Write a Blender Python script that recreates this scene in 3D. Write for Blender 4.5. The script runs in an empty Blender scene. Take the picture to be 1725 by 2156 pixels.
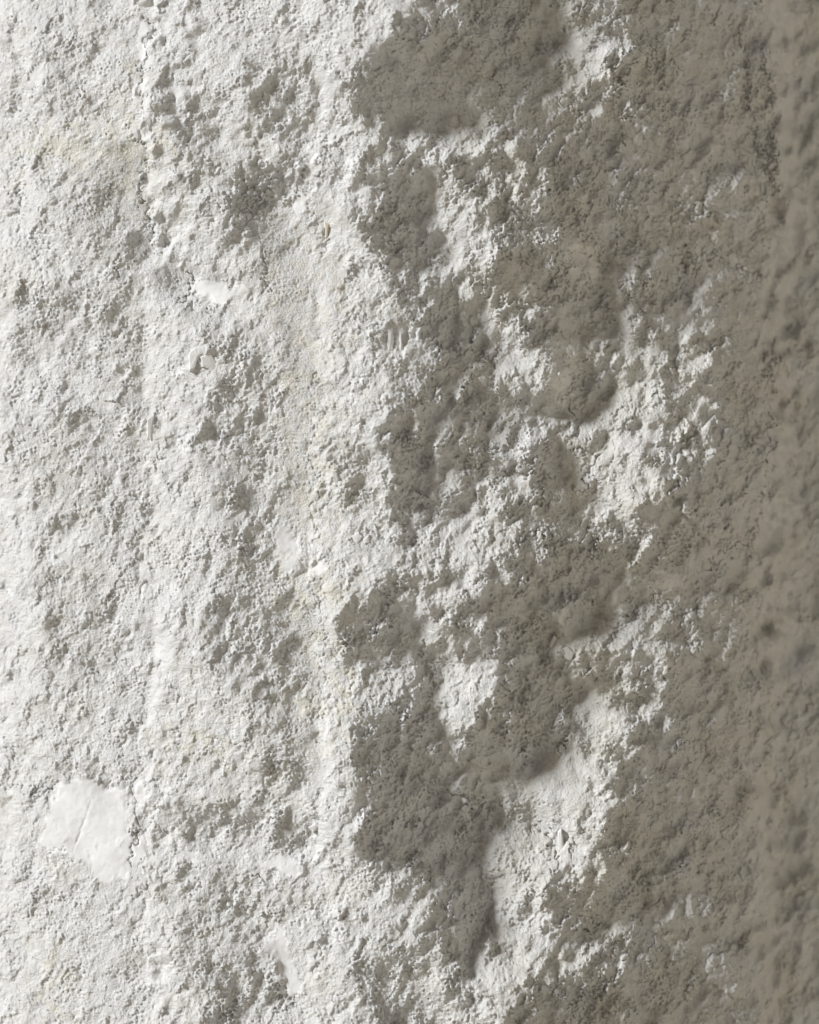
import bpy, math, random
import numpy as np

# ------------------------------------------------------------------ camera, sky, sun, exposure
scene = bpy.context.scene
W_MM, H_MM = 800.0, 1000.0                 # piece of wall in the frame, millimetres
CAM_D = 4.2
cam_d = bpy.data.cameras.new('camera')
cam = bpy.data.objects.new('camera', cam_d)
scene.collection.objects.link(cam)
cam.location = (0.0, -CAM_D, 1.6)
cam.rotation_euler = (math.radians(90), 0, 0)
cam_d.sensor_fit = 'VERTICAL'
cam_d.sensor_height = 36
cam_d.lens = 36 * CAM_D / 1.0
cam_d.clip_start = 0.1
cam_d.clip_end = 2000
cam_d.dof.use_dof = True
cam_d.dof.focus_distance = CAM_D + 0.012
cam_d.dof.aperture_fstop = 2.1
scene.camera = cam

SUN_E = math.radians(22.0)                 # angle between the light and the wall plane
SUN_A = math.radians(30.0)                 # fall of the light across the wall, below horizontal
to_sun = (-math.cos(SUN_A) * math.cos(SUN_E), -math.sin(SUN_E), math.sin(SUN_A) * math.cos(SUN_E))
elev = math.asin(to_sun[2])
azim = math.atan2(to_sun[0], to_sun[1])    # clockwise from +Y

world = bpy.data.worlds.new('World')
scene.world = world
world.use_nodes = True
nt = world.node_tree
nt.nodes.clear()
sky = nt.nodes.new('ShaderNodeTexSky')
sky.sky_type = 'NISHITA'
sky.sun_disc = False
sky.sun_elevation = elev
sky.sun_rotation = azim
sky.dust_density = 6.0
sky.air_density = 1.0
sky.ozone_density = 0.4
mul = nt.nodes.new('ShaderNodeMix')
mul.data_type = 'RGBA'
mul.blend_type = 'MULTIPLY'
mul.inputs[0].default_value = 1.0
mul.inputs[7].default_value = (1.0, 0.955, 0.88, 1)      # hazy, warm sky all round
bg = nt.nodes.new('ShaderNodeBackground')
bg.inputs[1].default_value = 0.020
wo = nt.nodes.new('ShaderNodeOutputWorld')
nt.links.new(sky.outputs[0], mul.inputs[6])
nt.links.new(mul.outputs[2], bg.inputs[0])
nt.links.new(bg.outputs[0], wo.inputs[0])

sun_d = bpy.data.lights.new('sun', 'SUN')
sun_d.energy = 3.85
sun_d.angle = math.radians(14)
sun_d.color = (0.94, 0.97, 1.0)
sun = bpy.data.objects.new('sun', sun_d)
scene.collection.objects.link(sun)
from mathutils import Vector
sun.rotation_euler = Vector(to_sun).to_track_quat('Z', 'Y').to_euler()
sun.location = (-3, -3, 4)

scene.view_settings.view_transform = 'Standard'
scene.view_settings.look = 'None'
scene.view_settings.gamma = 1.0
scene.view_settings.use_curve_mapping = False
scene.view_settings.exposure = 0.0

# ------------------------------------------------------------------ grid of the wall face
SP = 0.82                                  # mm between vertices
NXI, NYI = int(W_MM * 1.06 / SP), int(H_MM * 1.055 / SP)
EX = 26                                    # coarser rows that carry the wall on beyond the frame
def axis(n, mid_len):
    a = (np.arange(n) - (n - 1) / 2) * SP
    g = np.cumsum(SP * 1.24 ** np.arange(1, EX + 1))
    return np.concatenate([a[0] - g[::-1], a, a[-1] + g])
gx = axis(NXI, W_MM)
gy = axis(NYI, H_MM)                       # downwards positive, as one reads the wall
NX, NY = len(gx), len(gy)
# reading coordinates on the wall: 1725 x 2156 units over 800 x 1000 mm
U = (gx / W_MM + 0.5) * 1725.0
V = (gy / H_MM + 0.5) * 2156.25
UU, VV = np.meshgrid(U, V)

rng_seed = [11]
def band(lo, hi, ang=0.0, el=1.0, soft=1.0):
    """gaussian noise with wavelengths lo..hi (grid steps), elongated by el along ang"""
    rng_seed[0] += 1
    r = np.random.default_rng(rng_seed[0])
    w = r.standard_normal((NY, NX)).astype(np.float32)
    fx = np.fft.rfftfreq(NX)[None, :]
    fy = np.fft.fftfreq(NY)[:, None]
    c, s = math.cos(ang), math.sin(ang)
    a = (fx * c + fy * s) * el
    b = (-fx * s + fy * c)
    f = np.sqrt(a * a + b * b) + 1e-9
    m = np.exp(-(f * lo) ** 2 * 0.6) * (1 - np.exp(-(f * hi) ** 2 * 0.9))
    m = m / (f ** soft)
    o = np.fft.irfft2(np.fft.rfft2(w) * m, s=(NY, NX))
    o -= o.mean()
    return (o / o.std()).astype(np.float32)

def gauss(a, sx, sy=None):
    sy = sx if sy is None else sy
    px, py = int(min(NX - 1, 3 * sx + 2)), int(min(NY - 1, 3 * sy + 2))
    p = np.pad(a, ((py, py), (px, px)), mode='edge')
    fx = np.fft.rfftfreq(p.shape[1])[None, :]
    fy = np.fft.fftfreq(p.shape[0])[:, None]
    k = np.exp(-2 * math.pi ** 2 * ((fx * sx) ** 2 + (fy * sy) ** 2))
    o = np.fft.irfft2(np.fft.rfft2(p) * k, s=p.shape)
    return o[py:py + NY, px:px + NX].astype(np.float32)

II, JJ = np.meshgrid(np.arange(NX, dtype=np.float32), np.arange(NY, dtype=np.float32))
def warp(a, dx, dy):
    x = np.clip(II + dx, 0, NX - 1.001)
    y = np.clip(JJ + dy, 0, NY - 1.001)
    x0 = x.astype(np.int32); y0 = y.astype(np.int32)
    fx = x - x0; fy = y - y0
    return ((a[y0, x0] * (1 - fx) + a[y0, x0 + 1] * fx) * (1 - fy)
            + (a[y0 + 1, x0] * (1 - fx) + a[y0 + 1, x0 + 1] * fx) * fy).astype(np.float32)

def sstep(a, lo, hi):
    t = np.clip((a - lo) / (hi - lo), 0, 1)
    return t * t * (3 - 2 * t)

def inside(poly, jit=None):
    """boolean mask of a polygon in reading coordinates"""
    xs = [p[0] for p in poly]; ys = [p[1] for p in poly]
    i0, i1 = np.searchsorted(U, [min(xs), max(xs)])
    j0, j1 = np.searchsorted(V, [min(ys), max(ys)])
    m = np.zeros((NY, NX), bool)
    if i1 <= i0 or j1 <= j0:
        return m
    sx = UU[j0:j1, i0:i1]; sy = VV[j0:j1, i0:i1]
    r = np.zeros(sx.shape, bool)
    n = len(poly)
    for k in range(n):
        x1, y1 = poly[k]; x2, y2 = poly[(k + 1) % n]
        if y1 == y2:
            continue
        c = (y1 > sy) != (y2 > sy)
        r ^= c & (sx < (x2 - x1) * (sy - y1) / (y2 - y1) + x1)
    m[j0:j1, i0:i1] = r
    return m

def dist_line(pts, wo=1.0):
    """distance (units) to a polyline and side-less"""
    d = np.full((NY, NX), 1e9, np.float32)
    xs = [p[0] for p in pts]; ys = [p[1] for p in pts]
    i0, i1 = np.searchsorted(U, [min(xs) - 60, max(xs) + 60])
    j0, j1 = np.searchsorted(V, [min(ys) - 60, max(ys) + 60])
    sx = UU[j0:j1, i0:i1] + wo * wob[j0:j1, i0:i1]; sy = VV[j0:j1, i0:i1] + wo * wob2[j0:j1, i0:i1]
    best = np.full(sx.shape, 1e9)
    for (x1, y1), (x2, y2) in zip(pts[:-1], pts[1:]):
        L2 = (x2 - x1) ** 2 + (y2 - y1) ** 2
        t = np.clip(((sx - x1) * (x2 - x1) + (sy - y1) * (y2 - y1)) / L2, 0, 1)
        best = np.minimum(best, np.hypot(sx - x1 - t * (x2 - x1), sy - y1 - t * (y2 - y1)))
    d[j0:j1, i0:i1] = best
    return d

def T(ox, oy, pts):
    return [(ox + x * 0.5, oy + y * 0.5) for x, y in pts]
A = lambda p: T(0, 0, p)
B = lambda p: T(862, 0, p)
C = lambda p: T(0, 719, p)
D = lambda p: T(862, 719, p)
E = lambda p: T(0, 1437, p)
F = lambda p: T(862, 1437, p)

# ------------------------------------------------------------------ where the wall stands proud and where it is broken away
edge_line = [(875,-200),(875,0),(862,30),(835,80),(800,105),(760,140),(748,170),(745,240),(760,262),(800,272),(830,300),(800,340),
 (795,365),(805,395),(775,435),(755,470),(765,500),(790,540),(800,575),(830,600),(860,640),(880,690),(890,740),(880,800),
 (850,850),(815,880),(805,930),(820,990),(820,1040),(850,1080),(875,1120),(870,1160),(845,1200),(790,1235),(740,1290),
 (715,1330),(722,1390),(760,1420),(800,1460),(850,1490),(760,1540),(735,1580),(735,1620),(765,1660),(750,1700),(745,1760),
 (790,1810),(850,1840),(900,1855),(880,1950),(920,1990),(950,2060),(800,2060),(760,2110),(765,2156),(780,2400)]
hollow_side = edge_line + [(3400, 2400), (3400, -200)]

LV = [
 # level, polygon      (1 = stands out into the light, 0 = lies back)
 (.10, hollow_side),
 (.24, B([(0,650),(560,660),(600,1000),(560,1437),(0,1437),(-80,1200),(-180,900),(-160,750)])),
 (.34, D([(0,0),(560,0),(600,300),(520,440),(560,700),(500,900),(380,1000),(0,1000),(-80,500)])),
 (.12, D([(-60,280),(60,320),(110,420),(90,640),(0,760),(-90,640)])),
 (.12, B([(-120,860),(100,950),(130,1150),(20,1060),(-60,1100),(-200,940)])),
 (.10, D([(230,260),(330,330),(300,620),(250,600),(240,420)])),
 (1.0, B([(0,0),(200,0),(150,50),(100,60),(60,20),(0,40)])),
 (.26, B([(150,60),(260,200),(300,300),(200,240)])),
 (.60, B([(570,0),(900,0),(860,60),(760,160),(740,330),(720,420),(650,540),(600,500),(640,330),(600,200),(620,100)])),
 (.06, B([(905,90),(960,200),(940,400),(920,470),(905,390),(870,340),(890,200)])),
 (1.0, B([(890,90),(875,200),(815,340),(780,370),(760,330),(740,230),(735,200),(810,150)])),
 (1.0, B([(900,0),(860,40),(815,55),(830,20)])),
 (.8, B([(870,370),(905,400),(905,460),(860,462),(790,485),(775,535),(745,540),(745,440),(840,450),(870,420)])),
 (.8, B([(700,440),(712,480),(708,540),(688,545),(670,500)])),
 (1.0, B([(-60,560),(60,565),(130,595),(200,545),(280,530),(380,525),(430,560),(455,630),(350,640),(300,620),(220,660),(215,720),
          (210,860),(240,950),(290,980),(280,1070),(240,1110),(240,1230),(210,1260),(180,1200),(150,1100),(130,950),(85,925),
          (150,840),(170,760),(100,700),(50,650),(-60,640)])),
 (1.0, B([(460,700),(440,770),(350,820),(350,900),(280,920),(260,900),(300,820),(360,780),(420,740)])),
 (.9, B([(510,700),(545,740),(555,820),(530,830),(520,770),(450,840),(430,820),(480,770),(490,720)])),
 (.7, B([(0,1080),(80,1080),(30,1160),(10,1250),(30,1330),(20,1437),(-60,1437)])),
 (.6, B([(480,960),(520,970),(500,1050),(460,1090),(440,1060)])),
 (.5, B([(350,1040),(440,1100),(430,1300),(330,1300),(330,1150)])),
 (.55, B([(360,1330),(520,1360),(520,1437),(330,1437)])),
 (.62, B([(1150,1300),(1250,1160),(1290,1200),(1270,1300),(1220,1437),(1080,1437)])),
 (.40, B([(880,1110),(960,1180),(1000,1437),(920,1437),(820,1240)])),
 (.9, D([(-20,0),(50,20),(50,160),(0,180)])),
 (.62, D([(350,0),(530,0),(500,80),(400,100),(340,90)])),
 (.9, D([(230,110),(400,90),(560,80),(575,120),(500,170),(420,220),(330,230),(310,200),(340,150),(250,140)])),
 (.52, D([(160,400),(240,400),(210,600),(240,700),(160,780),(130,560)])),
 (.9, D([(-40,860),(60,820),(170,800),(230,700),(270,670),(330,730),(370,800),(440,880),(440,940),(380,950),(375,1060),(330,1100),
         (290,1000),(200,970),(100,1000),(-40,990)])),
 (.75, D([(510,440),(440,480),(420,560),(370,640),(350,740),(420,740),(450,600),(510,540)])),
 (.55, D([(380,700),(560,760),(560,820),(430,800)])),
 (.10, D([(600,0),(800,0),(830,180),(700,300),(650,310),(580,200)])),
 (.55, D([(820,0),(1100,0),(1120,200),(1000,290),(860,290),(820,200)])),
 (.75, D([(860,130),(1050,130),(1120,300),(900,290)])),
 (.7, D([(1150,40),(1250,80),(1230,250),(1180,230)])),
 (1.0, D([(1280,220),(1305,260),(1290,310),(1220,370),(1150,390),(1150,330),(1220,290)])),
 (1.0, D([(440,360),(520,290),(640,320),(700,360),(780,300),(900,280),(1020,310),(1020,360),(980,450),(1030,490),(1060,560),
         (1080,640),(1040,690),(930,720),(920,760),(870,800),(860,830),(760,830),(740,760),(790,680),(800,600),(760,590),
         (690,590),(640,540),(640,450),(560,400)])),
 (.40, D([(690,410),(860,420),(930,470),(900,500),(820,480),(760,470),(700,450)])),
 (.55, D([(1000,360),(1060,420),(1200,430),(1200,520),(1080,520)])),
 (.16, D([(580,600),(770,640),(730,820),(610,820)])),
 (.30, D([(860,730),(1060,760),(1050,880),(800,880)])),
 (.80, D([(-60,1040),(180,1060),(200,1100),(180,1200),(120,1290),(60,1250),(-20,1230)])),
 (.30, D([(200,1050),(380,1100),(400,1260),(250,1260),(200,1180)])),
 (1.0, D([(150,1437),(160,1370),(270,1340),(360,1340),(370,1437)])),
 (.32, D([(480,1000),(620,1100),(600,1200),(480,1120)])),
 (.45, D([(660,1250),(830,1150),(980,1000),(1150,1160),(1190,1250),(1060,1290),(1000,1330),(800,1400),(700,1400)])),
 (.50, D([(850,1330),(1060,1300),(1000,1437),(840,1437)])),
 (.95, D([(1000,1300),(1070,1240),(1020,1340)])),
 (.8, D([(590,1310),(640,1240),(660,1270),(600,1340)])),
 (.55, D([(1120,1080),(1220,1140),(1190,1175),(1130,1130)])),
 (.6, D([(-240,1360),(0,1300),(40,1380),(0,1437),(-200,1437)])),
 (1.0, F([(130,-5),(370,-5),(370,80),(300,130),(230,190),(230,290),(200,310),(160,200),(100,130),(150,80)])),
 (.75, F([(-190,0),(60,-5),(30,60),(-100,130),(-200,100)])),
 (1.0, F([(690,60),(850,50),(850,200),(900,260),(850,320),(850,450),(870,580),(820,600),(810,740),(760,860),(730,900),(700,830),
         (640,800),(600,830),(560,870),(600,960),(615,1020),(590,1050),(570,1120),(580,1210),(540,1240),(460,1290),(450,1350),
         (400,1437),(380,1600),(60,1600),(80,1437),(100,1350),(140,1300),(210,1210),(300,1180),(400,1080),(400,1000),(370,900),
         (360,780),(400,700),(380,640),(350,600),(420,560),(430,480),(560,430),(600,380),(700,310),(780,280),(720,180)])),
 (.35, F([(180,1290),(260,1300),(280,1380),(220,1420),(190,1380)])),
 (.50, F([(350,600),(430,480),(560,430),(560,520),(450,600),(400,680)])),
 (1.0, F([(890,110),(930,130),(950,200),(960,250),(970,290),(930,280),(890,200)])),
 (.85, F([(960,130),(1080,140),(1080,190),(1000,200)])),
 (.42, F([(860,60),(1100,20),(1140,110),(960,130),(880,110)])),
 (.95, F([(-180,830),(80,850),(80,900),(30,1000),(0,1040),(30,1090),(130,1100),(160,1180),(210,1210),(160,1290),(80,1400),
         (-180,1437),(-260,1100)])),
 (.50, F([(380,440),(560,330),(600,300),(620,360),(560,440),(430,500)])),
 (.30, F([(0,120),(160,330),(330,560),(250,560),(100,380),(-60,240)])),
 (.32, F([(300,560),(350,700),(330,860),(270,720)])),
 (.10, F([(580,850),(700,870),(780,1020),(700,1080),(565,1070),(615,1010)])),
 (.7, F([(820,1080),(940,1080),(940,1130),(870,1190),(880,1260),(840,1200)])),
 (.62, F([(1020,1040),(1080,1080),(1060,1130),(1030,1140)])),
 (.42, F([(1010,870),(1200,920),(1150,1010),(1040,960)])),
 (.40, F([(600,1080),(840,1060),(860,1200),(640,1240)])),
 # on the bright side
 (.78, [(235,540),(296,540),(300,900),(296,1240),(240,1240),(225,900)]),
 (.74, [(480,1120),(600,1140),(640,1260),(655,1430),(640,1620),(560,1620),(520,1400),(470,1250)]),
 (.80, [(575,620),(640,600),(652,800),(650,1100),(600,1100),(580,900)]),
 (.70, [(660,330),(690,330),(700,420),(690,520),(665,520)]),
 (.62, [(262,300),(298,290),(300,430),(304,520),(262,520),(240,420)]),
 (.70, [(120,380),(230,360),(330,400),(320,520),(250,560),(130,520)]),
 (.72, [(20,620),(90,590),(180,600),(300,640),(300,720),(200,700),(100,740),(20,720)]),
 (.80, [(0,840),(120,830),(300,900),(290,1100),(170,1130),(60,1060),(0,1040)]),
 (.66, [(440,700),(560,720),(590,900),(560,1090),(600,1180),(540,1220),(470,1100),(440,960),(480,860)]),
 (.64, [(430,1260),(560,1240),(640,1330),(650,1440),(660,1560),(600,1590),(540,1480),(440,1400)]),
 (.60, [(340,1690),(480,1680),(640,1740),(630,1790),(480,1760),(340,1780)]),
 (.68, [(560,100),(640,140),(700,200),(690,260),(620,320),(560,260)]),
 (.62, [(330,210),(430,180),(480,330),(430,420),(350,330)]),
 (.66, [(470,390),(560,330),(600,420),(520,470)]),
 (.76, [(60,1200),(220,1180),(260,1420),(160,1480),(80,1400)]),
 (.74, [(360,1830),(520,1830),(560,2000),(420,2100),(360,1980)]),
 (.80, [(60,60),(200,100),(190,220),(90,240)]),
 (.74, [(900,1880),(960,1930),(900,2040),(820,2000)]),
 (.70, [(690,900),(780,930),(800,1080),(720,1100)]),
 (.05, A([(1090,280),(1150,290),(1180,430),(1180,540),(1140,560),(1100,480),(1080,400)])),
 (.35, A([(1040,560),(1110,590),(1100,680),(1060,680)])),
 (.40, A([(870,480),(930,480),(930,590),(880,580)])),
 (.28, A([(990,710),(1100,740),(1280,670),(1300,760),(1250,830),(1130,870),(960,890),(950,860),(980,830)])),
 (.12, A([(1010,900),(1120,870),(1180,890),(1080,930),(1010,1000),(970,1060),(960,1000)])),
 (.55, A([(1060,930),(1230,900),(1260,1040),(1100,1080),(1030,1030)])),
 (.60, A([(470,620),(580,570),(600,930),(490,920),(440,700)])),
 (.40, A([(400,1050),(560,950),(640,1040),(560,1090),(480,1070)])),
 (.45, A([(650,1100),(760,1120),(820,1210),(740,1260),(650,1200)])),
 (.45, A([(160,1250),(330,1180),(300,1240),(170,1290)])),
 (.60, A([(0,280),(60,320),(30,450),(0,430)])),
 (.60, A([(390,0),(430,60),(400,200),(370,120)])),
 (.50, A([(280,290),(350,300),(340,350),(260,340)])),
 (.65, A([(380,780),(560,840),(520,900),(380,840)])),
 (.35, A([(830,1150),(880,1150),(960,1165),(1060,1190),(900,1180)])),
 (.45, A([(1200,560),(1230,580),(1210,640),(1190,620)])),
 (.50, A([(1270,300),(1330,330),(1320,400),(1280,390)])),
 (.55, A([(1240,60),(1290,60),(1260,180),(1240,150)])),
 (.6, A([(1540,600),(1590,620),(1560,680)])),
 (.40, C([(830,260),(930,300),(920,420),(860,340)])),
 (.45, C([(880,190),(1010,220),(960,320),(890,250)])),
 (.38, C([(960,880),(1130,860),(1150,950),(1010,950)])),
 (.45, C([(1140,940),(1210,950),(1230,1010),(1160,1000)])),
 (.50, C([(210,740),(330,680),(300,800),(220,830)])),
 (.50, C([(250,290),(400,290),(420,350),(270,340)])),
 (.45, C([(1390,430),(1480,440),(1460,500),(1380,480)])),
 (.40, C([(1530,540),(1580,560),(1560,620),(1470,760),(1450,740),(1500,640)])),
 (.55, C([(850,1090),(1100,1050),(1060,1150),(900,1150)])),
 (.55, C([(940,560),(1080,540),(1000,680),(950,640)])),
 (.42, C([(1110,1130),(1250,1250),(1220,1420),(1150,1350),(1180,1250)])),
 (.55, C([(300,480),(370,440),(430,450),(450,600),(420,590),(400,500)])),
 (.55, C([(420,880),(450,840),(560,830),(480,860)])),
 (.55, C([(0,0),(120,30),(150,60),(20,130)])),
 (.5, C([(190,1170),(220,1170),(225,1270),(200,1280)])),
 (.45, C([(1260,1000),(1320,960),(1320,1060),(1260,1090)])),
 (.45, E([(830,520),(950,540),(1130,600),(1180,660),(900,640),(690,670),(820,580)])),
 (.10, E([(930,1310),(1020,1220),(1080,1170),(1110,1190),(1080,1290),(1010,1370),(970,1500),(900,1500)])),
 (.45, E([(1150,1260),(1230,1290),(1220,1380),(1160,1360)])),
 (.55, E([(1100,1140),(1180,1110),(1200,1200),(1150,1250)])),
 (.45, E([(1540,1200),(1725,1110),(1760,1437),(1500,1400)])),
 (.40, E([(220,360),(400,390),(440,430),(250,400)])),
 (.40, E([(310,0),(340,60),(330,120),(290,140)])),
 (.45, E([(1130,300),(1290,340),(1330,440),(1240,480),(1150,420)])),
 (.45, E([(1160,0),(1290,0),(1240,90),(1170,60)])),
 (.45, E([(370,960),(405,980),(400,1050),(370,1020)])),
 (.50, E([(420,850),(455,840),(440,880),(410,890)])),
 (.55, E([(500,1180),(560,1090),(560,1230),(500,1310)])),
]

wob = (band(18, 70) * 7 + band(6, 20) * 4.0).astype(np.float32)
wob2 = (band(18, 70) * 7 + band(6, 20) * 4.0).astype(np.float32)
L = np.ones((NY, NX), np.float32)
for lv, poly in LV:
    L[inside(poly)] = lv
k_u = SP * 1725 / 800
jag = band(5, 40, math.radians(-60), 1.8, 1.3)
L = warp(L, wob / k_u * 1.6 + jag * 5.0, wob2 / k_u * 1.6 + jag * 3.0)
L = gauss(L, 1.8) * .76 + gauss(L, 9, 11) * .24
# restless lights and darks inside the broad zones
lane = band(12, 46, math.radians(-68), 1.9)
mott = band(12, 60, math.radians(-30), 1.2)
rz = sstep(UU, 760, 900)
L = 1 - (1 - L) * (rz + (1 - rz) * (1.1 + .2 * np.clip(band(6, 24), -1.5, 1.5)))
L = L + rz * (lane * .24 * (.25 + sstep(L, .05, .35)) ) + (1 - rz) * np.minimum(mott * .16 + .05, .04)
L = np.clip(L, 0, 1).astype(np.float32)
dark = (1 - sstep(L, .1, .8)).astype(np.float32)
dark = gauss(dark, 5)

# ------------------------------------------------------------------ trowelled, grainy and seam zones
SMOOTH = [
 (.7, 'wide trowelled plaster patch with a scored line', E([(215,455),(300,425),(370,420),(520,480),(535,560),(525,640),(545,700),(530,820),(420,845),(380,800),(350,760),(250,735),(170,720),(165,600),(190,560)])),
 (.3, None, A([(820,1180),(900,1185),(1040,1200),(1060,1220),(1030,1235),(940,1258),(850,1255),(815,1225)])),
 (2.6, None, C([(800,40),(860,15),(880,40),(835,75),(825,115),(790,115)])),
 (.4, None, C([(1140,770),(1200,780),(1240,850),(1265,960),(1240,985),(1210,940),(1160,860)])),
 (1.0, None, C([(1290,780),(1325,790),(1335,880),(1310,905),(1292,850)])),
 (.4, None, A([(1235,820),(1290,830),(1285,910),(1250,920),(1235,880)])),
 (.6, None, A([(1290,640),(1335,640),(1315,760),(1285,775),(1280,720)])),
 (.3, None, B([(680,1020),(790,1030),(805,1180),(690,1180),(660,1100)])),
 (-.5, None, D([(600,-20),(720,-20),(690,200),(640,280),(590,150)])),
 (-.5, None, E([(1115,1110),(1195,1040),(1230,1180),(1275,1290),(1225,1320),(1175,1200)])),
 (.2, None, A([(572,90),(608,90),(606,240),(572,240)])),
 (1.0, None, C([(625,310),(648,340),(640,410),(615,420)])),
 (.8, None, D([(640,1120),(672,1130),(660,1205),(640,1215)])),
 (.8, None, E([(780,705),(832,718),(838,752),(790,748)])),
 (.4, None, E([(1060,770),(1180,725),(1270,780),(1240,812),(1150,800)])),
 (.8, None, F([(635,600),(672,610),(668,700),(658,770),(640,790),(645,690)])),
 (.4, None, E([(575,430),(617,440),(612,550),(575,560)])),
 (.6, None, E([(560,670),(620,665),(615,760),(560,780)])),
 (.8, None, B([(670,800),(760,780),(750,850),(680,865)])),
 (.5, None, C([(580,940),(605,950),(605,1050),(580,1050)])),
 (.4, None, C([(1320,910),(1365,900),(1370,960),(1340,985)])),
 (.6, None, B([(120,500),(150,515),(190,545),(160,560)])),
 (.4, None, D([(1040,960),(1170,980),(1170,1030),(1070,1040)])),
]
GRAIN = [
 (C([(1190,0),(1340,0),(1370,180),(1310,330),(1320,580),(1300,770),(1240,780),(1180,760),(1200,600),(1210,300),(1180,120)])),
 (A([(1060,1120),(1170,1060),(1270,1050),(1400,1040),(1440,1200),(1400,1437),(1180,1437),(1110,1280),(1050,1200)])),
 (A([(1030,1000),(1100,900),(1240,900),(1280,1020),(1150,1090),(1060,1080)])),
 (A([(440,640),(580,580),(600,900),(520,930),(440,780)])),
 (A([(400,1050),(560,940),(640,1050),(560,1100),(470,1090)])),
 (A([(590,1110),(700,1080),(820,1200),(760,1260),(640,1250)])),
 (B([(-200,250),(0,240),(200,200),(400,130),(600,120),(640,330),(600,520),(430,540),(200,530),(0,560),(-200,540)])),
 (D([(590,590),(770,640),(720,830),(600,800)])),
 (F([(700,60),(850,50),(840,210),(720,190)])),
 (F([(400,440),(560,330),(740,330),(740,520),(560,560),(430,500)])),
 (C([(1190,1120),(1330,1120),(1440,1240),(1450,1437),(1220,1437),(1200,1300)])),
 (E([(1180,100),(1330,180),(1360,420),(1260,480),(1220,300)])),
 (A([(520,240),(640,240),(640,320),(530,320)])),
 (B([(400,330),(640,330),(560,480),(380,480)])),
 (C([(1000,600),(1160,640),(1150,740),(1010,700)])),
]
Sm = np.zeros((NY, NX), np.float32)
raise_ = np.zeros((NY, NX), np.float32)
label_id = np.zeros((NY, NX), np.int32)
names = {0: ('rough_plaster_coat', None)}
def warped_mask(poly, amt):
    m = inside(poly).astype(np.float32)
    return warp(m, wob / k_u * amt, wob2 / k_u * amt)
nid = 1
grain = np.zeros((NY, NX), np.float32)
for poly in GRAIN:
    m = warped_mask(poly, 1.0)
    label_id[m > .5] = nid
    names[nid] = ('grainy_plaster_patch', None)
    grain = np.maximum(grain, gauss(m, 6))
    nid += 1
for up, lab, poly in SMOOTH:
    m = warped_mask(poly, .6)
    label_id[m > .5] = nid
    names[nid] = ('trowelled_patch', lab)
    ms = gauss(m, 1.5)
    ms = ms * np.clip(1.05 - .35 * sstep(band(12, 50), .2, 1.6), 0, 1)
    Sm = np.maximum(Sm, (ms if UU[m > .5].mean() < 860 else gauss(m, 6) * .5))
    raise_ += up * .5 * ms
    nid += 1

# ------------------------------------------------------------------ relief, millimetres towards the viewer
u = gx / W_MM + 0.5
te = math.tan(SUN_E) / math.cos(SUN_A)            # slope at which the light only skims the wall
ctrl = [(-3, .75), (-.3, .70), (-.02, .55), (.06, .40), (.17, .20), (.20, .14), (.32, .10), (.40, .04), (.46, -.12), (.52, -.28), (.60, -.25),
        (.80, -.26), (.90, -.38), (1.0, -.48), (1.3, -.55), (3, -.55)]
slope = np.interp(u, [c[0] for c in ctrl], [c[1] for c in ctrl])
base = np.concatenate([[0], np.cumsum((slope[1:] + slope[:-1]) / 2 * np.diff(gx))])
base -= base[np.argmin(abs(u - .5))]
Hm = np.tile(base.astype(np.float32), (NY, 1))
# broad upright ribs with grooves between them
rib_u = UU + gauss(band(60, 300), 2) * 9 + gauss(wob, 8, 20) * 4
rib = np.interp(rib_u, [-200, -60, 60, 180, 270, 303, 322, 380, 460, 540, 600, 640, 662, 700, 740, 800, 860, 1000],
                [0, 1.5, 4.0, 4.6, 2.6, 0.2, 1.6, 5.0, 6.2, 4.4, 1.2, 0.0, .8, 4.2, 5.6, 5.0, 2.0, 0])
Hm += gauss(rib.astype(np.float32), 3) * 3.2
# right-hand return: the wall steps back behind a worn arris
arris_x = np.interp(V, [-500, 0, 400, 700, 900, 1150, 1400, 1700, 2156, 2600], [1655, 1650, 1650, 1632, 1640, 1628, 1622, 1605, 1610, 1600])
sd = (UU + gauss(wob, 5) * 2.2 - arris_x[:, None])
Hm -= 55 * sstep(sd, -6, 75)
Hm -= 7 * np.exp(-((sd - 14) / 13) ** 2)
recess = sd > 8
label_id[recess] = 0

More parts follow.
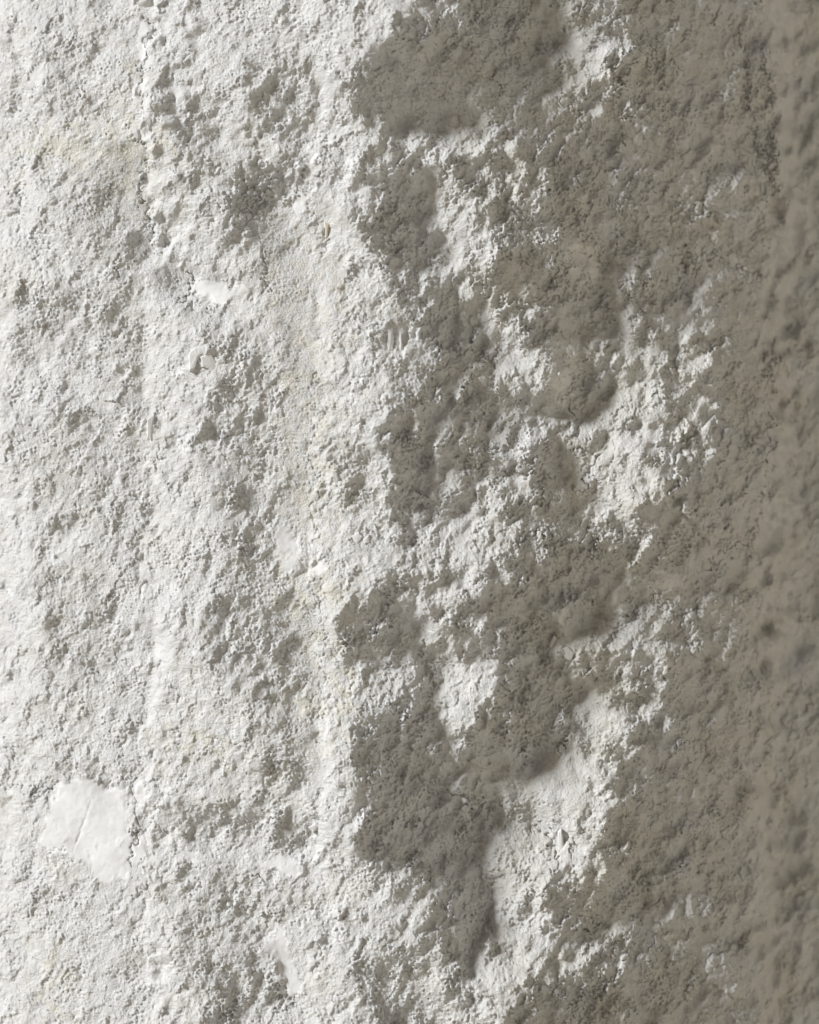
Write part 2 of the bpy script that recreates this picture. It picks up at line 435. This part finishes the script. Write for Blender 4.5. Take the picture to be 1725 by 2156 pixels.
# big relief found by relaxation: slopes along the fall of light until proud places catch it and hollows fall behind
def relax(target, base_h, n_it=90):
    st = 2
    t = np.clip((target[::st, ::st].astype(np.float64) - .13) / .87, 0, 1); b0 = base_h[::st, ::st].astype(np.float64)
    i0 = EX // st + 1
    t = t[i0:-i0, i0:-i0]; b0 = b0[i0:-i0, i0:-i0]
    h = SP * st
    ny, nx = t.shape
    py, px = 80, 80
    fx = np.fft.rfftfreq(nx + 2 * px)[None, :] * 2 * math.pi / h
    fy = np.fft.fftfreq(ny + 2 * py)[:, None] * 2 * math.pi / h
    ca, sa = math.cos(SUN_A), math.sin(SUN_A)
    kd = fx * ca + fy * sa; kp = -fx * sa + fy * ca
    lam, eps = .22, (2 * math.pi / 800.0) ** 2
    sm = np.exp(-(fx ** 2 + fy ** 2) * (h * 1.1) ** 2 / 2)
    p = (t - .5) * .5
    p0 = p.copy()
    shift = sa / ca
    yi = np.arange(ny, dtype=np.float64)
    e = math.tan(SUN_E)
    gb = np.gradient(b0, h, axis=1)
    ref = np.maximum(.66 + .16 * sstep(np.arange(nx) / nx, .45, .6)[None, :], 1.05 *  (gb * ca * math.cos(SUN_E) + math.sin(SUN_E)) / np.sqrt(1 + gb ** 2))
    for it in range(n_it):
        pp = np.pad(p, ((py, py), (px, px)), mode='reflect')
        mh = np.fft.rfft2(pp) * (-1j * kd) / (kd ** 2 + lam * kp ** 2 + eps) * sm
        m = np.fft.irfft2(mh, s=pp.shape)[py:py + ny, px:px + nx]
        z = b0 + m
        # march the light rays
        step = h / ca * e                      # fall of a ray per column
        R = np.full(ny, -1e9); under = np.zeros_like(z)
        for x in range(nx):
            Rs = np.interp(yi - shift, yi, R) - step
            under[:, x] = z[:, x] - Rs
            R = np.maximum(z[:, x], Rs)
        lit = np.clip((under + 3.0) / 3.6, 0, 1)
        gy_, gx_ = np.gradient(z, h)
        # height field normal (-dzdx, -dzdy, 1), light from (-ca ce, -sa ce, se)
        nl = (gx_ * ca * math.cos(SUN_E) + gy_ * sa * math.cos(SUN_E) + math.sin(SUN_E)) / np.sqrt(1 + gx_ ** 2 + gy_ ** 2)
        sim = lit * np.clip(nl / ref, 0, 1.15)
        err = t - sim
        p = np.clip(p + .18 * err - .010 * (p - p0), -1.2, 1.7)
    out = np.zeros((NY, NX), np.float32)
    ys = (np.arange(NY) / st) - i0; xs = (np.arange(NX) / st) - i0
    ys = np.clip(ys, 0, ny - 1.001); xs = np.clip(xs, 0, nx - 1.001)
    y0 = ys.astype(int); x0 = xs.astype(int); fy_ = (ys - y0)[:, None]; fx_ = (xs - x0)[None, :]
    m = m - m.mean()
    out[:] = ((m[y0][:, x0] * (1 - fx_) + m[y0][:, x0 + 1] * fx_) * (1 - fy_) + (m[y0 + 1][:, x0] * (1 - fx_) + m[y0 + 1][:, x0 + 1] * fx_) * fy_)
    return out

# lumps, clods and crumbs: creased noise in many sizes, each size coming and going over the wall
d30 = math.radians(-55)
wx = band(14, 40) * 2.2
wy = band(14, 40) * 2.2
q1 = band(34, 120, d30, 1.3)
q2 = band(14, 45, d30, 1.2)
def comes(lo, hi, k=1.0):
    return np.clip(1 + k * band(lo, hi), .12, 2.6)
def chips(size, sign, tilt=.8, bow=1.1, el=1.0, ang=0.0, wamp=1.0):
    """broken lumps (sign 1) or shell-shaped chip scars (sign -1): the outermost of many tilted bowed faces"""
    rng_seed[0] += 1
    r = np.random.default_rng(rng_seed[0])
    c, sn = math.cos(ang), math.sin(ang)
    x = II + wx * wamp * .6 + wfx * size * .16; y = JJ + wy * wamp * .6 + wfy * size * .16
    X = ((x * c + y * sn) / (size * el)).astype(np.float32)
    Y = ((-x * sn + y * c) / size).astype(np.float32)
    X -= X.min() - 2; Y -= Y.min() - 2
    n1, n2 = int(Y.max()) + 4, int(X.max()) + 4
    tb = r.random((5, n1, n2)).astype(np.float32)
    xi = X.astype(np.int32); yi = Y.astype(np.int32)
    best = np.full(X.shape, -9.0, np.float32)
    for dy in (-1, 0, 1):
        for dxx in (-1, 0, 1):
            cy = yi + dy; cx = xi + dxx
            px = X - (cx + .1 + .8 * tb[0, cy, cx]); py = Y - (cy + .1 + .8 * tb[1, cy, cx])
            v = (tb[2, cy, cx] - .5) * .8 + (tb[3, cy, cx] - .5) * 2 * tilt * px + (tb[4, cy, cx] - .5) * 2 * tilt * py - bow * (px * px + py * py)
            best = np.maximum(best, v)
    return (sign * (best - best.mean()) * size * SP).astype(np.float32)
wfx = band(2.5, 14, 0, 1, 1.2); wfy = band(2.5, 14, 0, 1, 1.2)
lump = q1 * (.9 + .8 * dark) + q2 * (.45 + .2 * dark) + lane * .5 * dark
lump = lump + chips(34, 1, 1.1, .9, 1.3, d30) * (.14 + .08 * dark) * comes(60, 200, .35)
lump = lump + chips(22, -1, 1.3, 1.0, 2.0, math.radians(-35)) * (.14 + .16 * dark) * comes(60, 200, .5)
d60 = math.radians(-64)
mid = sstep(UU, 560, 900)
coat = (chips(16, -1, 1.2, 1.0, 2.6, d60) * .24 * comes(30, 120, .5)
        + chips(10, -1, 1.2, 1.0, 2.7, d60 * .9) * .27 * comes(30, 90, .6) * (.8 + .35 * mid)
        + chips(12, 1, 1.5, .5, 1.8, d60) * .10 * comes(26, 90, .7)
        + chips(6, -1, 1.2, 1.0, 2.2, d60) * .27 * comes(20, 80, .8)
        + chips(6.5, 1, 1.6, .4, 1.4, d60) * .11 * comes(20, 70, .9)
        + chips(4.2, -1, 1.2, 1.0, 1.3, d30) * .17 * comes(16, 60, .8)
        + band(2.2, 70, 0, 1, 1.75) * .42 + band(2.0, 5, 0, 1, .3) * .08 * comes(10, 50, .7))
lump *= .52 + .22 * dark * (1 - .9 * sstep(UU, 1200, 1450)) - .14 * sstep(UU, 1250, 1500)
coat *= .74 + .10 * (1 - mid) - .05 * sstep(L, .5, 1) * mid
M = relax(L, Hm + gauss(lump, 2))
Hm += M
Hm -= 3.2 * dark
# grainy zones: fine beads
g1 = warp(band(2.6, 4.5, 0, 1, .2), wx * .4, wy * .4)
g2 = warp(1 - np.abs(band(9, 16, math.radians(20), 1.5, .4)), wx, wy)
grainh = np.tanh(g1 * 1.4) * .34 + np.minimum(g2, .55) * .5
soft = sstep(UU, 1180, 1560)
amp = (1 - .15 * soft) * (1 + .85 * dark * (1 - .6 * sstep(UU, 1300, 1550)))
amp *= .75 + .25 * sstep(UU, 300, 760)
tex = coat * (1 - (.72 - .3 * dark) * grain) + grainh * grain * .8
tex = tex * (1 - .96 * Sm) * amp * .95
lump = lump * (1 - .55 * grain) * (1 - .8 * Sm)
flatten = np.clip(Sm, 0, 1)
Hs = gauss(Hm + lump, 7) + band(8, 30) * .10
Hm = (Hm + lump) * (1 - flatten) + Hs * flatten + tex + raise_

# scattered pits and thin cracks
pit = band(3, 7, 0, 1, .3)
pit_zone = sstep(band(30, 120), .2, 1.6)
Hm -= 2.2 * sstep(pit, 2.0, 2.9) * (1 - Sm) * (1 - sstep(UU, 1440, 1540)) * (.35 + pit_zone)
ck = np.abs(warp(band(22, 60, math.radians(75), 1.3), wx * 1.2, wy * 1.2))
ckz = sstep(band(18, 60), .8, 1.6) * (.3 + .7 * grain)
Hm -= 2.0 * (1 - sstep(ck, .0, .03)) * ckz * (1 - .7 * Sm)

def groove(pts, width, depth, step=0.0):
    d = dist_line(pts, .15 if depth < 1.35 and max(p[0] for p in pts) < 300 else 1.0)
    return depth * np.exp(-(d / width) ** 2)
CR = [
 (2.2, 2.6, A([(600,560),(596,640),(606,740),(590,800),(600,900),(625,950),(655,1050)])),
 (2.0, 2.0, A([(612,70),(622,140),(612,250),(608,330),(600,470)])),
 (2.4, 1.0, C([(1335,150),(1310,330),(1322,580),(1318,700),(1332,880)])),
 (2.2, 1.6, C([(1340,1000),(1360,1150),(1350,1437)])),
 (2.0, 1.6, E([(1350,0),(1330,160)])),
 (2.0, .5, E([(372,510),(345,590),(315,680),(296,725)])),
 (1.8, 1.3, E([(175,718),(240,716),(296,725)])),
 (2.2, 2.2, E([(565,430),(568,560),(560,640),(566,780)])),
 (1.8, 1.6, E([(520,632),(570,632),(620,640)])),
 (2.2, 2.0, B([(625,320),(640,380),(660,430)])),
 (2.2, 2.4, B([(350,330),(380,370),(370,400)])),
 (2.0, 2.0, B([(300,538),(380,535),(430,575),(440,610)])),
 (2.4, 2.6, B([(620,1030),(610,1100),(612,1200),(645,1280)])),
 (2.4, 2.4, B([(1180,1100),(1190,1040),(1260,1100),(1230,1170),(1195,1270)])),
 (3.0, 2.4, B([(1200,1040),(1330,1060),(1440,1120),(1540,1110)])),
 (2.4, 1.6, B([(660,865),(700,852),(760,845)])),
 (2.0, 1.6, B([(930,130),(1000,190),(1080,240),(1140,290)])),
 (2.0, 1.2, B([(1360,540),(1470,620),(1530,700)])),
 (2.8, 1.8, B([(960,800),(1040,750),(1120,740),(1150,700)])),
 (2.4, 3.0, D([(675,260),(690,300),(680,350)])),
 (2.4, 2.6, D([(690,450),(740,460),(790,500),(770,570)])),
 (2.0, 2.4, D([(690,590),(750,600),(770,570)])),
 (2.4, 2.2, D([(600,580),(565,640),(580,680)])),
 (2.0, 2.2, D([(800,750),(830,760),(840,800),(880,845)])),
 (2.2, 2.2, D([(605,1010),(605,1110)])),
 (2.6, 2.2, D([(1080,1040),(1020,1100),(1190,1170),(1140,1240)])),
 (2.6, 2.2, D([(560,1310),(550,1370)])),
 (2.2, 2.0, D([(1090,1437),(1080,1400),(1100,1385)])),
 (2.4, 2.4, F([(110,470),(150,455),(250,480),(280,490),(260,540),(330,620)])),
 (2.4, 2.0, F([(380,-10),(450,70),(490,100)])),
 (2.4, 2.4, F([(910,80),(980,70),(1040,90)])),
 (2.2, 2.2, F([(510,630),(560,620),(565,600)])),
 (3.0, 3.4, F([(720,1055),(780,1048),(800,1040)])),
 (3.0, 3.0, F([(1000,960),(1060,910),(1090,940)])),
 (3.2, 3.0, F([(600,665),(600,700),(625,790)])),
 (2.0, 1.4, F([(680,620),(690,780)])),
 (2.2, 2.0, C([(650,430),(655,480),(680,500)])),
 (2.2, 2.4, A([(30,800),(45,850),(35,870)])),
 (2.2, 2.0, A([(980,100),(1020,90),(1050,70)])),
 (2.0, 2.0, A([(1110,1080),(1130,1160),(1110,1230)])),
 (2.0, 1.8, A([(480,1090),(500,1110),(490,1150)])),
 (2.0, 2.4, A([(760,1150),(800,1170),(825,1215),(810,1250),(750,1262)])),
 (2.0, 1.8, E([(1380,500),(1390,530),(1380,560),(1340,580)])),
 (2.2, 2.0, E([(1050,840),(1110,870)])),
 (2.2, 2.2, E([(1190,1290),(1220,1320),(1225,1370)])),
 (2.0, 2.0, E([(0,460),(120,480),(160,470),(220,450)])),
 (3.0, 2.5, D([(1545,0),(1555,200),(1550,420),(1530,640)])),
 (3.0, 2.2, D([(1250,980),(1280,930),(1400,850),(1500,840)])),
 (3.0, 1.8, D([(1240,350),(1400,340),(1500,360),(1550,420)])),
]
jw = band(5, 14) * .35 + 1.0
for wdt, dep, pts in CR:
    Hm -= groove(pts, wdt * 1.1, dep * 1.15) * np.clip(jw, .2, 1.6)

# seams between the coats: a worn lip, the left field lying a little lower
q2b = band(20, 70)
def seam(xs, ys, h, w, lo, hi):
    line = np.interp(V, ys, xs)[:, None]
    s = UU + wob * .6 + gauss(wob, 6, 10) * 3 - line
    g = sstep(VV, lo - 60, lo) * (1 - sstep(VV, hi, hi + 60))
    return h * g * np.clip(.7 + .6 * q2b, .0, 1.6) * (sstep(s, -w, w) - sstep(s, w, w + 150))
Hm += seam([306, 300, 300, 312, 325], [0, 300, 440, 480, 530], 4.6, 5, -400, 520)
Hm += seam([305, 312, 318, 322], [900, 1300, 1800, 2156], 2.2, 6, 1250, 2600)
Hm -= seam([655, 668, 655, 665], [280, 480, 900, 1180], 1.3, 14, 300, 1180) * np.clip(.6 + .5 * q2, 0, 1.4)
Hm -= seam([302, 300], [1130, 1260], 1.6, 5, 1120, 1250)
# ripples left by a tool near the right arris
rc = np.interp(V, [0, 200, 430, 700], [1620, 1640, 1650, 1640])[:, None]
rw = np.exp(-((UU + wob * 1.0 - rc) / 17) ** 2) * (1 - sstep(VV, 410, 450)) * sstep(VV, 30, 90)
rip = np.sin((VV + wob2 * 1.6 - .35 * UU) * 2 * math.pi / 17.0)
Hm += rw * (rip * 2.4 - 1.6)
rc2 = np.interp(V, [0, 140, 260, 420], [1585, 1588, 1605, 1640])[:, None]
rw2 = np.exp(-((UU + wob - rc2) / 11) ** 2) * (1 - sstep(VV, 300, 340)) * sstep(VV, 30, 90)
Hm += rw2 * (np.sin((VV + wob2 * 2 + .3 * UU) * 2 * math.pi / 15.0) * 1.7 - .9)
# the rest of the far wall stays calm
far = sstep(np.maximum(np.abs(UU - 862) - 990, np.abs(VV - 1078) - 1200), 0, 600)
Hm = Hm * (1 - far) + gauss(Hm, 5) * far

for k, (cx, cy, rx, ry, dep) in enumerate([(1745, 1040, 70, 80, 12), (1750, 1180, 65, 70, 9), (1700, 1900, 55, 90, 12), (1640, 2000, 40, 60, 8),
        (1700, 1390, 40, 25, 6), (1725, 180, 50, 60, 8)]):
    q = ((UU + mott * 8 - cx) / rx) ** 2 + ((VV + lane * 8 - cy) / ry) ** 2
    Hm -= dep * np.exp(-q ** 1.5)
for cx, cy, rx, ry, up in [(1530, 1010, 105, 128, 12), (1500, 760, 70, 60, 6), (1540, 1330, 80, 90, 7), (1450, 1900, 90, 70, 7), (1560, 1560, 60, 110, 6),
        (1380, 560, 70, 50, 5), (1550, 420, 70, 90, 7), (1430, 230, 110, 70, 5), (1700, 760, 60, 90, 7), (1700, 1580, 60, 120, 8), (1560, 2060, 70, 60, 7)]:
    q = ((UU + wob * .7 + mott * 6 - cx) / rx) ** 2 + ((VV + wob2 * .7 + lane * 5 - cy) / ry) ** 2
    Hm += up * (np.sqrt(np.clip(1 - q, 0, 1)) - .12 * np.exp(-((q - 1.05) / .12) ** 2))

# ------------------------------------------------------------------ colour of the limewash, and a shade tone on the right
white = np.array([.79, .79, .785]); cream = np.array([.76, .73, .65]); grey = np.array([.68, .665, .66]); ochre = np.array([.52, .40, .24])
col = np.ones((NY, NX, 3), np.float32) * white
def blendc(c, m):
    global col
    col = col * (1 - m[..., None]) + c * m[..., None]
n_a = band(40, 200); n_b = band(12, 50); n_c = band(3, 10, 0, 1, .5)
stain = np.exp(-((UU + wob * 3 - np.interp(V, [0, 500, 900, 1500], [640, 640, 655, 670])[:, None]) / 75) ** 2) * sstep(VV, 380, 620) * (1 - sstep(VV, 1450, 1750))
blendc(cream, np.clip(.60 * stain * (.55 + .35 * n_b), 0, .8))
blendc(cream, np.clip(.04 + .08 * n_a + .07 * n_b, 0, .25))
for cx, cy, rx, ry in [(290,140,30,25),(270,330,60,80),(120,300,90,45),(1215,980,30,45),(1210,1060,30,60),(430,1570,90,25),(700,1440,30,60),(100,2090,30,70),(1200,220,60,40)]:
    blendc(cream, np.clip(.85 * np.exp(-(((UU + wob * 3 - cx) / rx) ** 2 + ((VV + wob2 * 3 - cy) / ry) ** 2)) * (.7 + .4 * n_b), 0, .85))
shade_side = sstep(UU, 740, 1250)  # warm grey shade put into the colour of the right side
blendc(grey, np.clip(shade_side * (.35 + .18 * n_b), 0, .75))
blendc(np.array([.72, .70, .63]), np.clip(shade_side * (.40 + .14 * n_a), 0, .75))
blendc(ochre, np.clip(sstep(n_c, 2.4, 3.2) * sstep(n_b, .3, 1.4) * .6, 0, .6))
blendc(np.array([.80, .80, .80]), np.clip(Sm * .9 * (1 - shade_side), 0, .9))

# ------------------------------------------------------------------ materials
def plaster(name, fine, rough, spec):
    m = bpy.data.materials.new(name)
    m.use_nodes = True
    n = m.node_tree; n.nodes.clear()
    out = n.nodes.new('ShaderNodeOutputMaterial')
    b = n.nodes.new('ShaderNodeBsdfPrincipled')
    b.inputs['Roughness'].default_value = rough
    b.inputs['Specular IOR Level'].default_value = spec
    at = n.nodes.new('ShaderNodeAttribute'); at.attribute_name = 'tint'
    tc = n.nodes.new('ShaderNodeTexCoord')
    no = n.nodes.new('ShaderNodeTexNoise'); no.inputs['Scale'].default_value = 560; no.inputs['Detail'].default_value = 5
    no.inputs['Roughness'].default_value = .65
    no2 = n.nodes.new('ShaderNodeTexNoise'); no2.inputs['Scale'].default_value = 90; no2.inputs['Detail'].default_value = 6
    bu = n.nodes.new('ShaderNodeBump'); bu.inputs['Strength'].default_value = fine; bu.inputs['Distance'].default_value = .0026
    mr = n.nodes.new('ShaderNodeMapRange'); mr.inputs['From Min'].default_value = .3; mr.inputs['From Max'].default_value = .7
    mr.inputs['To Min'].default_value = .93; mr.inputs['To Max'].default_value = 1.04
    mx = n.nodes.new('ShaderNodeMix'); mx.data_type = 'RGBA'; mx.blend_type = 'MULTIPLY'; mx.inputs[0].default_value = 1
    l = n.links.new
    for t in (no, no2):
        l(tc.outputs['Object'], t.inputs['Vector'])
    l(no.outputs['Fac'], bu.inputs['Height'])
    l(no2.outputs['Fac'], mr.inputs['Value'])
    l(at.outputs['Color'], mx.inputs[6]); l(mr.outputs[0], mx.inputs[7])
    l(mx.outputs[2], b.inputs['Base Color'])
    l(bu.outputs[0], b.inputs['Normal'])
    l(b.outputs[0], out.inputs[0])
    return m
M_ROUGH = plaster('rough_limewashed_plaster', .8, 1.0, .02)
M_SMOOTH = plaster('trowelled_plaster', .14, .85, .1)
M_GRAIN = plaster('grainy_plaster', .9, 1.0, .02)

def simple(name, c1, c2, scale):
    m = bpy.data.materials.new(name); m.use_nodes = True
    n = m.node_tree; b = n.nodes['Principled BSDF']
    b.inputs['Roughness'].default_value = .95
    t = n.nodes.new('ShaderNodeTexNoise'); t.inputs['Scale'].default_value = scale; t.inputs['Detail'].default_value = 8
    r = n.nodes.new('ShaderNodeValToRGB'); r.color_ramp.elements[0].color = (*c1, 1); r.color_ramp.elements[1].color = (*c2, 1)
    n.links.new(t.outputs['Fac'], r.inputs[0]); n.links.new(r.outputs[0], b.inputs['Base Color'])
    return m

# ------------------------------------------------------------------ the wall: one thing, its patches as parts
WALL_Z = 1.6
coords = np.empty((NY, NX, 3), np.float32)
coords[..., 0] = gx[None, :] / 1000
coords[..., 1] = -Hm / 1000
coords[..., 2] = -gy[:, None] / 1000 + WALL_Z
coords = coords.reshape(-1, 3)
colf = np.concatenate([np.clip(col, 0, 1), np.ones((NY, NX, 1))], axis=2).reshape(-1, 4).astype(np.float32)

root = bpy.data.objects.new('plaster_wall', None)
scene.collection.objects.link(root)
root['label'] = 'rough white limewashed plaster wall, bright on the left and broken into shaded hollows on the right'
root['category'] = 'wall'
root.location = (0, 0, 0)

rec_id = nid
names[rec_id] = ('recessed_return', 'dim set-back strip of plaster beyond the worn right edge')
label_id[recess] = rec_id
# broken hollows that read as pieces of their own
HOL = [
 B([(-220,140),(-60,60),(0,40),(60,20),(150,60),(250,200),(400,130),(600,120),(640,330),(600,520),(430,530),(280,528),(130,590),(0,560),(-200,530),(-230,380)]),
 A([(1090,280),(1150,290),(1180,430),(1180,540),(1140,560),(1100,480),(1080,400)]),
 A([(990,710),(1100,740),(1280,670),(1300,760),(1250,830),(1130,870),(960,890),(950,860),(980,830)]),
 D([(-60,280),(60,320),(110,420),(90,640),(0,760),(-90,640)]),
 E([(930,1310),(1020,1220),(1080,1170),(1110,1190),(1080,1290),(1010,1370),(970,1500),(900,1500)]),
 F([(0,830),(80,850),(330,860),(380,1000),(300,1150),(130,1080),(0,1030),(60,900)]),
 F([(-240,260),(-100,230),(60,360),(160,560),(100,700),(-60,700),(-200,560)]),
]
hid = rec_id + 1
for poly in HOL:
    m = warped_mask(poly, 1.0) > .5
    label_id[m & (label_id == 0)] = hid
    names[hid] = ('broken_hollow', None)
    hid += 1
fl = label_id[:-1, :-1].ravel()
idx = np.arange(NY * NX).reshape(NY, NX)
quads = np.stack([idx[:-1, :-1], idx[1:, :-1], idx[1:, 1:], idx[:-1, 1:]], axis=-1).reshape(-1, 4)

def make_part(name, q, mat, label=None):
    used, inv = np.unique(q.ravel(), return_inverse=True)
    me = bpy.data.meshes.new(name)
    me.vertices.add(len(used)); me.vertices.foreach_set('co', coords[used].ravel())
    nf = len(q)
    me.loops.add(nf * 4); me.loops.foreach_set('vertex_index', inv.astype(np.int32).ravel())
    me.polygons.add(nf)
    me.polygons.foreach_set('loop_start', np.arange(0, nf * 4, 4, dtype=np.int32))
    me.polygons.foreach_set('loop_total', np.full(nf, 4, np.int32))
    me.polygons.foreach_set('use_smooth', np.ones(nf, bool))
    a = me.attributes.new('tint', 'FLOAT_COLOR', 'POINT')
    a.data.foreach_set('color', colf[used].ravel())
    me.update(calc_edges=True)
    me.materials.append(mat)
    o = bpy.data.objects.new(name, me)
    scene.collection.objects.link(o)
    o.parent = root
    if label:
        o['label'] = label
    return o

for k in range(hid):
    sel = quads[fl == k]
    if len(sel) < 30:
        continue
    nm, lab = names[k]
    mat = M_SMOOTH if nm == 'trowelled_patch' else (M_GRAIN if nm == 'grainy_plaster_patch' else M_ROUGH)
    make_part(nm, sel, mat, lab)

# loose flakes of old plaster still hanging on the wall
def flake(pts, lift, tx, ty, tint):
    """a thin broken slab: outline in reading units, tilted by tx, ty (mm per unit)"""
    r_ = random.Random(int(pts[0][0]))
    cx = sum(p[0] for p in pts) / len(pts); cy = sum(p[1] for p in pts) / len(pts)
    ring = []
    for (x0, y0), (x1, y1) in zip(pts, pts[1:] + pts[:1]):
        for t in (0, .34, .67):
            ring.append((x0 + (x1 - x0) * t + r_.uniform(-1.2, 1.2), y0 + (y1 - y0) * t + r_.uniform(-1.2, 1.2)))
    i = int(np.argmin(abs(U - cx))); j = int(np.argmin(abs(V - cy)))
    h0 = float(Hm[j - 6:j + 7, i - 6:i + 7].mean()) + lift
    mm = W_MM / 1725
    vs, fs = [], []
    n = len(ring)
    def put(x, y, h):
        vs.append(((x - 862.5) * mm / 1000, -h / 1000, WALL_Z - (y - 1078.1) * mm / 1000))
    for k, dh in ((1.0, -7), (1.0, 0), (.86, 1.0), (.45, 1.3)):
        for x, y in ring:
            qx, qy = cx + (x - cx) * k, cy + (y - cy) * k
            put(qx, qy, h0 + dh + (qx - cx) * tx + (qy - cy) * ty + (r_.uniform(-.15, .15) if dh > 0 else 0))
    put(cx, cy, h0 + 1.5)
    for a_ in range(3):
        for k in range(n):
            fs.append((a_ * n + k, a_ * n + (k + 1) % n, (a_ + 1) * n + (k + 1) % n, (a_ + 1) * n + k))
    for k in range(n):
        fs.append((3 * n + k, 3 * n + (k + 1) % n, 4 * n))
    me = bpy.data.meshes.new('plaster_flake')
    me.from_pydata(vs, [], fs)
    at = me.attributes.new('tint', 'FLOAT_COLOR', 'POINT')
    at.data.foreach_set('color', np.tile(np.array([*tint, 1], np.float32), len(vs)))
    me.materials.append(M_SMOOTH)
    o = bpy.data.objects.new('plaster_flake', me)
    scene.collection.objects.link(o)
    o.parent = root
W_ = (.79, .79, .785); G_ = (.70, .69, .67)
flake([(398, 742), (412, 730), (432, 728), (436, 738), (416, 752), (410, 776), (398, 782)], 1.6, .03, -.02, W_)
flake([(422, 752), (440, 740), (452, 756), (470, 790), (462, 800), (440, 776), (424, 772)], .8, -.06, .0, W_)
flake([(816, 690), (824, 684), (830, 712), (828, 740), (818, 742)], .8, -.08, 0, W_)
flake([(842, 700), (846, 700), (848, 744), (842, 746)], 1.2, -.05, 0, W_)
flake([(684, 466), (692, 470), (691, 500), (685, 504)], 1.0, -.05, 0, (.72, .66, .55))
flake([(308, 880), (320, 872), (322, 892), (315, 928), (308, 920)], .6, -.10, 0, W_)
flake([(740, 1130), (756, 1120), (764, 1130), (750, 1146)], 1.0, .04, .03, W_)
flake([(764, 1134), (778, 1126), (780, 1140), (768, 1146)], 1.0, -.02, .03, W_)
flake([(1158, 1362), (1168, 1340), (1176, 1344), (1164, 1372)], 1.5, .05, 0, G_)
flake([(1180, 1368), (1196, 1364), (1212, 1376), (1206, 1394), (1190, 1388)], 1.2, .03, -.03, G_)
flake([(1176, 1756), (1184, 1748), (1190, 1800), (1182, 1828), (1178, 1800)], 1.0, .05, 0, W_)
flake([(1402, 1402), (1412, 1400), (1410, 1420), (1400, 1426)], 1.5, .05, 0, G_)
flake([(650, 1740), (672, 1726), (676, 1734), (660, 1752)], 1.2, -.03, .03, W_)

# ------------------------------------------------------------------ ground below the frame; rising bank on the right added to bounce warm light
rg = np.random.default_rng(5)
px_ = np.concatenate([[-400, -60, -20, -8], np.linspace(-3, 16, 39), [30, 80, 400]])
py_ = np.concatenate([[-400, -120, -50], np.linspace(-30, 10, 41), [30, 100, 400]])
hz = np.interp(px_, [-400, 1.6, 3, 7, 12, 30, 400], [0, 0, 1.2, 7.0, 11.0, 12.0, 12.0])
gv = [(float(x), float(y), float(z + (rg.normal() * .12 if 3 < x < 20 else 0))) for y in py_ for x, z in zip(px_, hz)]
nxg = len(px_)
gf = [(j * nxg + i, j * nxg + i + 1, (j + 1) * nxg + i + 1, (j + 1) * nxg + i) for j in range(len(py_) - 1) for i in range(nxg - 1)]
me = bpy.data.meshes.new('ground_and_bounce_bank')
me.from_pydata(gv, [], gf)
me.polygons.foreach_set('use_smooth', [True] * len(gf))
me.materials.append(simple('pale_bounce_earth', (.41, .372, .308), (.51, .47, .395), 3.0))
g = bpy.data.objects.new('ground_and_bounce_bank', me)
scene.collection.objects.link(g)
g['kind'] = 'structure'
